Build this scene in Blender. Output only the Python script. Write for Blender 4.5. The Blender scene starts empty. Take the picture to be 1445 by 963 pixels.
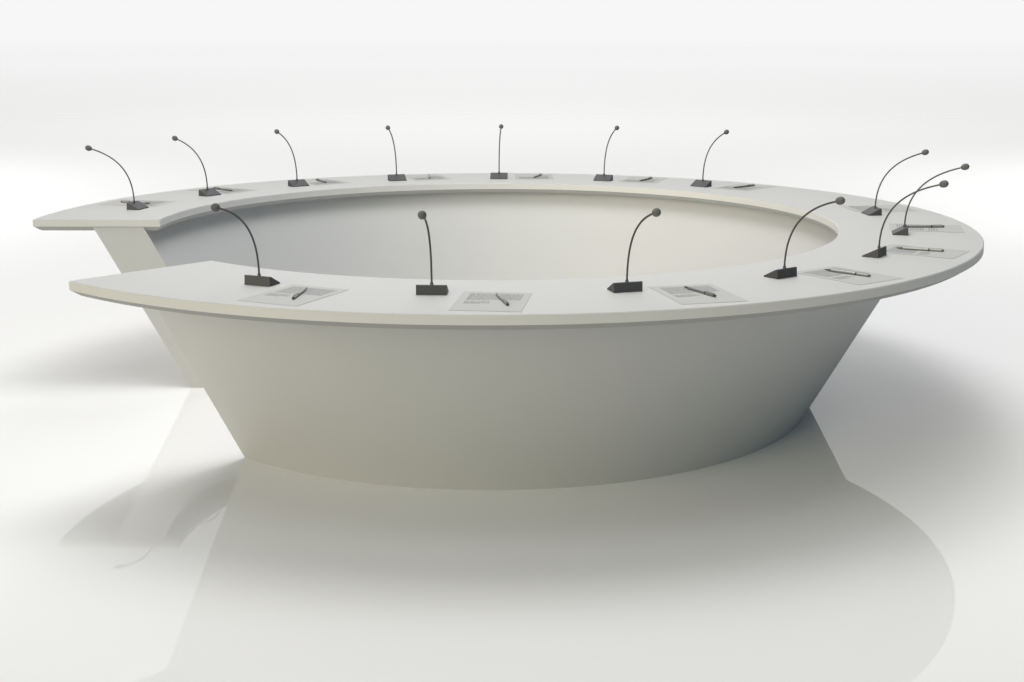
import bpy, bmesh, math, random
from mathutils import Vector, Matrix

S = bpy.context.scene
COL = S.collection
PI = math.pi

# ------------------------------------------------------------------ camera
cam_d = bpy.data.cameras.new("camera")
cam = bpy.data.objects.new("camera", cam_d)
COL.objects.link(cam)
cam.location = (0.0, -5.6247, 1.5153)
cam.rotation_euler = (PI / 2 - 0.22733, 0.0, -0.01337)
cam_d.sensor_width = 36.0
cam_d.lens = 1854.7 / 1445.0 * 36.0
cam_d.clip_start = 0.05
cam_d.clip_end = 2000.0
S.camera = cam

# ------------------------------------------------------------------ studio light dome (world)
SURROUND = 0.93                 # white studio surround seen behind the table
#LB
LOBES = [   # elevation, azimuth, tightness, colour; unseen glows fitted to the shading
    (74, 247.5, 40, (3.98, 3.98, 3.92)),
    (28, 210, 15, (0.0, 0.0, 0.364)),
    (6, 225, 12, (6.1, 5.78, 4.25)),
    (6, 315, 12, (0.12, 0.36, 0.58)),
    (28, 300, 15, (0.26, 0.26, 0.25)),  # added fill for the right wall and the floor in front
]
UNSEEN_LAMPS = [   # x, y, z, diameter, spread in degrees, watts; unseen lamps fitted to the shading
    (-1, -1, 3.5, 1.8, 180, 14.7),
    (1, -1, 3.5, 1.8, 180, 6.0),
    (0, 0.1, 6, 3.2, 180, 98.0),
    (0, 0, 10, 4, 180, 74.0),
    (0, 0, 16, 6, 180, 33.0),
    (0, 0.1, 4.5, 1.8, 180, 34.0),
    (0, 14, 18, 8, 180, 560.0),  # from here on: unseen lamps added to whiten the floor around and behind
    (0, 34, 18, 20, 110, 420.0),
    (0, 17, 14, 14, 95, 235.0),
    (-9, 6, 10, 6, 70, 330.0),
    (9, 6, 10, 6, 70, 270.0),
    (0, 75, 45, 60, 130, 7600.0),
]
#LE

world = bpy.data.worlds.new("World")
S.world = world
world.use_nodes = True
nt = world.node_tree
nt.nodes.clear()


def N(tree, kind, **kw):
    n = tree.nodes.new(kind)
    for k, v in kw.items():
        setattr(n, k, v)
    return n


def setin(tree, sock, v):
    if isinstance(v, bpy.types.NodeSocket):
        tree.links.new(v, sock)
    else:
        sock.default_value = v


def MATH(tree, op, a, b=0.0, c=0.0, clamp=False):
    n = N(tree, "ShaderNodeMath", operation=op, use_clamp=clamp)
    setin(tree, n.inputs[0], a); setin(tree, n.inputs[1], b); setin(tree, n.inputs[2], c)
    return n.outputs[0]


def DOT(tree, a, v):
    n = N(tree, "ShaderNodeVectorMath", operation="DOT_PRODUCT")
    setin(tree, n.inputs[0], a); n.inputs[1].default_value = v
    return n.outputs["Value"]


def VEC(tree, op, a, b=None, scale=None):
    n = N(tree, "ShaderNodeVectorMath", operation=op)
    setin(tree, n.inputs[0], a)
    if b is not None: setin(tree, n.inputs[1], b)
    if scale is not None: setin(tree, n.inputs["Scale"], scale)
    return n.outputs[0]


def SMOOTH(tree, v, a, b, lo=0.0, hi=1.0):
    n = N(tree, "ShaderNodeMapRange", interpolation_type="SMOOTHSTEP")
    setin(tree, n.inputs["Value"], v)
    n.inputs["From Min"].default_value = a; n.inputs["From Max"].default_value = b
    n.inputs["To Min"].default_value = lo; n.inputs["To Max"].default_value = hi
    return n.outputs["Result"]


tc = N(nt, "ShaderNodeTexCoord")
D = VEC(nt, "NORMALIZE", tc.outputs["Generated"])
mask = SMOOTH(nt, DOT(nt, D, (0, math.cos(math.radians(15)), math.sin(math.radians(15)))), 0.80, 0.90)
total = VEC(nt, "SCALE", (SURROUND,) * 3, scale=mask)
inv = MATH(nt, "SUBTRACT", 1.0, mask)
for el, az, k, c in LOBES:
    e_, a_ = math.radians(el), math.radians(az)
    d = DOT(nt, D, (math.cos(e_) * math.cos(a_), math.cos(e_) * math.sin(a_), math.sin(e_)))
    g = MATH(nt, "MULTIPLY", MATH(nt, "EXPONENT", MATH(nt, "MULTIPLY", MATH(nt, "SUBTRACT", d, 1.0), float(k))), inv)
    total = VEC(nt, "ADD", total, VEC(nt, "SCALE", c, scale=g))
bg = N(nt, "ShaderNodeBackground")
nt.links.new(total, bg.inputs["Color"])
bg.inputs["Strength"].default_value = 1.0
wo = N(nt, "ShaderNodeOutputWorld")
nt.links.new(bg.outputs[0], wo.inputs[0])
for x_, y_, z_, dia, spread, watts in UNSEEN_LAMPS:
    ld = bpy.data.lights.new("unseen_lamp", "AREA")
    ld.shape = "DISK"; ld.size = dia; ld.energy = watts; ld.spread = math.radians(spread)
    lo = bpy.data.objects.new("unseen_lamp", ld)
    lo.location = (x_, y_, z_)
    COL.objects.link(lo)

vs = S.view_settings
S.display_settings.display_device = "sRGB"
vs.view_transform = "Standard"
vs.look = "None"
vs.exposure = 0.0
vs.gamma = 1.0
vs.use_curve_mapping = False
S.render.engine = "CYCLES"
S.cycles.max_bounces = 8
S.cycles.diffuse_bounces = 5


# ------------------------------------------------------------------ materials
def mat(name, color, rough=0.5, metal=0.0, spec=0.5, var=0.0, vscale=20.0, bump=0.0, bscale=200.0, coat=0.0):
    m = bpy.data.materials.new(name)
    m.use_nodes = True
    t = m.node_tree
    b = t.nodes["Principled BSDF"]
    b.inputs["Roughness"].default_value = rough
    b.inputs["Metallic"].default_value = metal
    b.inputs["Specular IOR Level"].default_value = spec
    if coat: b.inputs["Coat Weight"].default_value = coat
    c = (*color, 1.0)
    b.inputs["Base Color"].default_value = c
    co = N(t, "ShaderNodeTexCoord").outputs["Object"]
    if var:
        nz = N(t, "ShaderNodeTexNoise")
        nz.inputs["Scale"].default_value = vscale; nz.inputs["Detail"].default_value = 5
        t.links.new(co, nz.inputs["Vector"])
        mx = N(t, "ShaderNodeMix", data_type="RGBA")
        t.links.new(nz.outputs["Fac"], mx.inputs["Factor"])
        mx.inputs["A"].default_value = tuple(x * (1 - var) for x in color) + (1,)
        mx.inputs["B"].default_value = tuple(min(1, x * (1 + var)) for x in color) + (1,)
        t.links.new(mx.outputs["Result"], b.inputs["Base Color"])
    if bump:
        nb = N(t, "ShaderNodeTexNoise")
        nb.inputs["Scale"].default_value = bscale; nb.inputs["Detail"].default_value = 3
        t.links.new(co, nb.inputs["Vector"])
        bp = N(t, "ShaderNodeBump")
        bp.inputs["Strength"].default_value = bump; bp.inputs["Distance"].default_value = 0.001
        t.links.new(nb.outputs["Fac"], bp.inputs["Height"])
        t.links.new(bp.outputs["Normal"], b.inputs["Normal"])
    return m


M_FLOOR = mat("glossy white studio floor", (0.90, 0.90, 0.895), rough=0.0, spec=0.40)
M_TABLE = mat("matt white lacquer", (0.51, 0.51, 0.502), rough=0.55, spec=0.3, var=0.012, vscale=6.0, bump=0.05, bscale=500)
M_UNDER = mat("darker grey underside", (0.36, 0.36, 0.35), rough=0.7, spec=0.2, var=0.02, vscale=8.0)
M_EDGE = mat("edge lacquer with warm light", (0.60, 0.592, 0.572), rough=0.5, spec=0.3, var=0.012, vscale=6.0)  # warm light on the rim put into a lighter, creamier colour
M_BASE = mat("charcoal plastic", (0.06, 0.061, 0.064), rough=0.5, spec=0.4, var=0.25, vscale=400, bump=0.3, bscale=700)
M_STEM = mat("dark grey gooseneck metal", (0.075, 0.075, 0.077), rough=0.42, metal=0.3, spec=0.5)
M_HEAD = mat("grey foam windscreen", (0.125, 0.125, 0.125), rough=0.8, spec=0.3, var=0.55, vscale=260, bump=0.8, bscale=420)
M_PAPER = mat("printed paper", (0.462, 0.466, 0.45), rough=0.8, spec=0.2, var=0.01, vscale=30)
M_INK = mat("grey printing ink", (0.31, 0.31, 0.315), rough=0.8, spec=0.2)
M_PEN = mat("brushed steel pen", (0.30, 0.30, 0.30), rough=0.35, metal=0.6, spec=0.5)
M_PEND = mat("black pen trim", (0.03, 0.03, 0.03), rough=0.3, spec=0.5)


# ------------------------------------------------------------------ helpers
def obj(name, bm, m, parent=None, smooth=None):
    bmesh.ops.recalc_face_normals(bm, faces=bm.faces[:])
    me = bpy.data.meshes.new(name)
    bm.to_mesh(me); bm.free()
    for x in (m if isinstance(m, (list, tuple)) else [m]):
        me.materials.append(x)
    o = bpy.data.objects.new(name, me)
    COL.objects.link(o)
    if parent is not None: o.parent = parent
    if smooth is not None:
        for p in me.polygons: p.use_smooth = True
        me.set_sharp_from_angle(angle=math.radians(smooth))
    return o


def empty(name, loc=(0, 0, 0), rz=0.0):
    o = bpy.data.objects.new(name, None)
    o.empty_display_size = 0.05
    COL.objects.link(o)
    o.location = loc; o.rotation_euler = (0, 0, rz)
    return o


def tag(o, label, cat, group=None):
    o["label"] = label; o["category"] = cat
    if group: o["group"] = group


def copy_tree(o, parent=None):
    c = o.copy(); COL.objects.link(c)
    if parent is not None: c.parent = parent
    for ch in list(o.children): copy_tree(ch, c)
    return c


def polar(r, a, z):
    return (r * math.cos(a), r * math.sin(a), z)


def arc_loft(rows, a0, a1, n, closed=True):
    """rows: (r, z, end_inset); sweep the profile from a0 to a1, capping both ends."""
    bm = bmesh.new()
    grid = []
    for (r, z, ins) in rows:
        s, e = a0 + ins / r, a1 - ins / r
        grid.append([bm.verts.new(polar(r, s + (e - s) * i / n, z)) for i in range(n + 1)])
    k = len(rows)
    for j in range(k if closed else k - 1):
        A, B = grid[j], grid[(j + 1) % k]
        for i in range(n):
            bm.faces.new((A[i], A[i + 1], B[i + 1], B[i]))
    return bm, grid


def tube(bm, pts, radii, seg=10, cap=True):
    pts = [Vector(p) for p in pts]
    rings = []
    up = Vector((0, 1, 0))
    for i, p in enumerate(pts):
        t = (pts[min(i + 1, len(pts) - 1)] - pts[max(i - 1, 0)]).normalized()
        s = up - t * up.dot(t)
        s.normalize()
        w = t.cross(s)
        rings.append([bm.verts.new(p + (s * math.cos(2 * PI * k / seg) + w * math.sin(2 * PI * k / seg)) * radii[i]) for k in range(seg)])
    for A, B in zip(rings, rings[1:]):
        for k in range(seg):
            bm.faces.new((A[k], A[(k + 1) % seg], B[(k + 1) % seg], B[k]))
    if cap:
        bm.faces.new(rings[0]); bm.faces.new(rings[-1])
    return rings


def box(bm, c, s, mi=0):
    r = bmesh.ops.create_cube(bm, size=1.0, matrix=Matrix.Translation(c) @ Matrix.Diagonal((*s, 1)))
    for vv in r["verts"]:
        for f in vv.link_faces: f.material_index = mi
    return r


# ------------------------------------------------------------------ floor
bm = bmesh.new()
bmesh.ops.create_grid(bm, x_segments=8, y_segments=8, size=600.0)
floor = obj("floor", bm, M_FLOOR)
floor["kind"] = "structure"

# ------------------------------------------------------------------ ring table
H = 0.75
R_OUT, R_IN = 1.9864, 1.4417
A0, A1 = math.radians(-133.6), math.radians(179.1)
table = empty("conference_table")
tag(table, "large white ring-shaped conference table with an opening at the left and a sloping pedestal", "table")

SEG = 288
# tabletop: 30 mm edge, undercut bevel below it all round
rows = [(R_OUT - 0.002, H, 0.002), (R_OUT, H - 0.002, 0.0), (R_OUT, H - 0.031, 0.0),
        (R_OUT - 0.028, H - 0.050, 0.018),
        (R_IN + 0.016, H - 0.050, 0.018), (R_IN, H - 0.031, 0.0), (R_IN, H - 0.002, 0.0), (R_IN + 0.002, H, 0.002)]
bm, g = arc_loft(rows, A0, A1, SEG)
for e in (0, -1):
    top = [g[0][e], g[7][e]]; up = [g[1][e], g[6][e]]; mid = [g[2][e], g[5][e]]; low = [g[3][e], g[4][e]]
    bm.faces.new((top[0], top[1], up[1], up[0]))
    bm.faces.new((up[0], up[1], mid[1], mid[0]))
    bm.faces.new((mid[0], mid[1], low[1], low[0]))
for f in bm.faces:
    if all(v_.co.z < H - 0.030 for v_ in f.verts): f.material_index = 1  # bevel and underside in a darker grey than the top
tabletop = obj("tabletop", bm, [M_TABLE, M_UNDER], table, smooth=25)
# 30 mm edge band lipping the tabletop all round, with warm light in its colour
bm = bmesh.new()
def loop_at(ro, ri, z, ins):
    pts = []
    for r, rev in ((ro, False), (ri, True)):
        s_, e_ = A0 + ins / r, A1 - ins / r
        seq = [polar(r, s_ + (e_ - s_) * i / SEG, z) for i in range(SEG + 1)]
        pts += seq[::-1] if rev else seq
    return [bm.verts.new(p) for p in pts]
E1 = 0.0015
loops = [loop_at(R_OUT + E1, R_IN - E1, H - 0.0025, -E1), loop_at(R_OUT + E1, R_IN - E1, H - 0.0305, -E1),
         loop_at(R_OUT - 0.004, R_IN + 0.004, H - 0.0305, 0.004), loop_at(R_OUT - 0.004, R_IN + 0.004, H - 0.0025, 0.004)]
for j in range(4):
    A_, B_ = loops[j], loops[(j + 1) % 4]
    for i in range(len(A_)):
        i2 = (i + 1) % len(A_)
        bm.faces.new((A_[i], A_[i2], B_[i2], B_[i]))
obj("edge_band", bm, M_EDGE, tabletop, smooth=25)

# pedestal: outer conical panel, inner conical panel, two end panels
ZT = H - 0.0505
ro0, ro1, ri0, ri1 = 1.345, 1.722, 1.145, 1.505
END = 0.020                                   # thickness of an end panel
def ped_rows(ra0, ra1, rb0, rb1, zt, ins):
    return [(ra0, 0.0, ins), (ra1, zt, ins), (rb1, zt, ins), (rb0, 0.0, ins)]
bm, g = arc_loft(ped_rows(ro0, ro1, ro0 - 0.02, ro1 - 0.02, ZT, 0.003 + END), A0, A1, SEG)
for e in (0, -1): bm.faces.new([g[j][e] for j in range(4)])
pedestal = obj("pedestal", bm, M_TABLE, table, smooth=25)
bm, g = arc_loft(ped_rows(ri0 + 0.02, ri1 + 0.02, ri0, ri1, ZT, 0.003 + END), A0, A1, SEG)
for e in (0, -1): bm.faces.new([g[j][e] for j in range(4)])
obj("inner_panel", bm, M_TABLE, pedestal, smooth=25)
for a, sgn in ((A0, 1), (A1, -1)):
    bm = bmesh.new()
    V = []
    t = Vector((-math.sin(a), math.cos(a), 0)) * sgn
    e = Vector((math.cos(a), math.sin(a), 0))
    zt = H - 0.032
    k = zt / ZT
    # the end panels reach up into the tabletop's bevel, against its vertical edge
    prof = [(ro0, 0.0), (ro0 + (ro1 - ro0) * k, zt), (ri0 + (ri1 - ri0) * k, zt), (ri0, 0.0)]
    for d in (0.003, 0.003 + END):
        V.append([bm.verts.new(e * r + t * d + Vector((0, 0, z))) for r, z in prof])
    bm.faces.new(V[0]); bm.faces.new(V[1])
    for i in range(4):
        j = (i + 1) % 4
        bm.faces.new((V[0][i], V[0][j], V[1][j], V[1][i]))
    obj("end_panel", bm, M_TABLE, pedestal)


# ------------------------------------------------------------------ gooseneck microphone (local +x points outward from the ring)
def make_mic():
    root = empty("microphone")
    # wedge base: upright outer face, slope running down towards the middle of the ring
    bm = bmesh.new()
    w, h = 0.047, 0.031
    prof = [(0.004, 0.0), (0.002, h - 0.002), (-0.001, h), (-0.005, h - 0.001), (-0.055, 0.004), (-0.056, 0.0)]
    A = [bm.verts.new((x, -w, z)) for x, z in prof]
    B = [bm.verts.new((x, w, z)) for x, z in prof]
    bm.faces.new(A); bm.faces.new(B)
    for i in range(len(prof)):
        j = (i + 1) % len(prof)
        bm.faces.new((A[i], A[j], B[j], B[i]))
    base = obj("base", bm, M_BASE, root)
    # button on the outer face and a collar for the stem
    bm = bmesh.new()
    tube(bm, [(-0.010, 0, h - 0.010), (-0.010, 0, h + 0.003), (-0.010, 0, h + 0.006)], [0.0052, 0.0052, 0.0040], 16)
    obj("collar", bm, M_STEM, base, smooth=40)
    # ribbed gooseneck
    P = [Vector(p) for p in ((-0.010, 0, h + 0.004), (-0.010, 0, 0.165), (0.060, 0, 0.235), (0.192, 0, 0.268))]
    pts, rad = [], []
    n = 150
    for i in range(n + 1):
        s = i / n
        q = P[0] * (1 - s) ** 3 + P[1] * 3 * s * (1 - s) ** 2 + P[2] * 3 * s * s * (1 - s) + P[3] * s ** 3
        pts.append(q); rad.append(0.0034 if i % 2 else 0.0028)
    bm = bmesh.new()
    tube(bm, pts, rad, 10)
    obj("gooseneck", bm, M_STEM, root, smooth=60)
    # foam head along the end of the stem
    bm = bmesh.new()
    d = (P[3] - P[2]).normalized()
    c = P[3] + d * 0.010
    k = 14
    pp, rr = [], []
    for i in range(k + 1):
        s = -1 + 2 * i / k
        s = max(-0.995, min(0.995, s))
        pp.append(c + d * 0.0165 * s)
        rr.append(0.0128 * math.sqrt(1 - s * s) * (1 + 0.06 * s))
    tube(bm, pp, rr, 18)
    obj("windscreen", bm, M_HEAD, root, smooth=60)
    return root


# ------------------------------------------------------------------ printed sheet (local +x outward, page top towards the ring's middle)
def make_paper():
    root = empty("paper")
    bm = bmesh.new()
    box(bm, (0, 0, 0.00035), (0.290, 0.211, 0.0003))
    obj("sheet", bm, M_PAPER, root)
    bm = bmesh.new()
    rnd = random.Random(5)
    y0, y1 = -0.080, 0.084

    def line(x, ya, yb, hh):
        y = ya
        while y < yb - 0.004:
            wl = min(rnd.uniform(0.007, 0.022), yb - y)
            box(bm, (x, y + wl / 2, 0.0007), (hh, wl, 0.0002))
            y += wl + 0.0028
    x = -0.112
    for i in range(11):
        line(x, y0, y1 if i not in (10,) else -0.01, 0.0052); x += 0.0098
    x += 0.014
    for i in range(4):
        line(x, y0, -0.002 if i < 3 else -0.03, 0.0052); x += 0.0098
    obj("printed_text", bm, M_INK, root)
    return root


# ------------------------------------------------------------------ pen (local +x outward, point towards the ring's middle)
def make_pen():
    root = empty("pen")
    R = 0.0047
    L = 0.172
    def lathe(name, prof, m, parent, seg=16):
        bm = bmesh.new()
        tube(bm, [(x, 0, R) for x, _ in prof], [r for _, r in prof], seg)
        return obj(name, bm, m, parent, smooth=35)
    lathe("barrel", [(-L / 2 + 0.026, 0.0038), (-L / 2 + 0.034, 0.0045), (0.030, R)], M_PEN, root)
    lathe("tip", [(-L / 2, 0.0007), (-L / 2 + 0.005, 0.0012), (-L / 2 + 0.006, 0.0022), (-L / 2 + 0.026, 0.0037)], M_PEND, root)
    lathe("ring", [(0.030, R + 0.0003), (0.036, R + 0.0003)], M_PEND, root)
    lathe("cap", [(0.036, R), (0.078, 0.0045)], M_PEN, root)
    lathe("push_button", [(0.078, 0.0040), (0.083, 0.0037), (L / 2, 0.0030)], M_PEND, root)
    bm = bmesh.new()
    box(bm, (0.056, 0.0, 2 * R + 0.0018), (0.040, 0.0030, 0.0012))
    box(bm, (0.0745, 0.0, 2 * R + 0.0002), (0.004, 0.0030, 0.0030))
    obj("clip", bm, M_PEN, root)
    return root


# seats: angle of the microphone, whether its sheet lies on the +angle or -angle side
SEATS = [
    (-116.1, 1), (-96.5, 1), (-76.05, 1), (-56.0, 1), (-35.6, 1), (-15.1, 1), (5.2, 1),
    (49.6, -1), (69.2, -1), (89.1, -1), (108.46, -1), (127.95, -1), (147.24, -1), (166.6, -1)]
MIC_L = [
    "black gooseneck microphone nearest the cut front end of the table, head drooping left",
    "near-rim black microphone with an almost straight stem, second from the cut front end",
    "near-rim black microphone bending right, third from the cut front end",
    "near-rim black microphone at right, its long stem arching across the ring's inner edge",
    "nearer of the two black microphones with crossed stems at the right end",
    "farther of the two microphones with crossed stems, its head farthest right",
    "black microphone just behind the crossed pair on the table's right curve",
    "rightmost small black microphone of the far rim, bending right",
    "small far-rim microphone, next on the right of the upright middle one",
    "small black microphone standing upright in the middle of the far rim",
    "small far-rim microphone, next on the left of the upright middle one",
    "small far-rim microphone bending left, third from the cut back end",
    "black microphone curving left, second from the cut back end of the table",
    "leftmost black microphone, on the cut back end beside the opening",
]
SEAT_REF = [
    "the microphone nearest the cut front end",
    "the almost straight near-rim microphone",
    "the third near-rim microphone from the left",
    "the microphone arching over the inner edge",
    "the nearer of the crossed microphones",
    "the farther of the crossed microphones",
    "the microphone behind the crossed pair",
    "the rightmost far-rim microphone",
    "the microphone right of the upright middle one",
    "the upright middle far-rim microphone",
    "the microphone left of the upright middle one",
    "the third microphone from the back end",
    "the second microphone from the back end",
    "the microphone on the cut back end",
]

mic0, paper0, pen0 = make_mic(), make_paper(), make_pen()
PEN_TURN = [13, 11, 5, 4, 5, 8, None, -4, -2, -9, -9, -5, -5, -5]
PEN_OFF = [6.7, 7.2, 6.65, 6.8, 6.6, 6.3, None, -6.4, -6.9, -6.9, -6.7, -6.3, -6.2, -5.4]
first = True
for i, (deg, side) in enumerate(SEATS):
    a = math.radians(deg)
    m = mic0 if i == 0 else copy_tree(mic0)
    m.location = polar(1.702, a, H + 0.0004)
    m.rotation_euler = (0, 0, math.atan2(m.location.y, m.location.x + 0.08))
    tag(m, MIC_L[i], "microphone", "gooseneck microphones round the ring table")
    pa = math.radians(deg + side * 6.2)
    q = paper0 if i == 0 else copy_tree(paper0)
    q.location = polar(1.795, pa, H + 0.0004)
    q.rotation_euler = (0, 0, a + math.radians(1.2 * math.sin(5.1 * i)))
    tag(q, "printed white sheet lying by " + SEAT_REF[i], "paper", "printed sheets round the ring table")
    if PEN_TURN[i] is None:
        continue
    na = math.radians(deg + PEN_OFF[i])
    k = pen0 if i == 0 else copy_tree(pen0)
    k.location = polar(1.785, na, H + 0.0014)
    k.rotation_euler = (0, 0, na + math.radians(PEN_TURN[i]))
    tag(k, "silver pen on the sheet by " + SEAT_REF[i], "pen", "pens on the printed sheets")
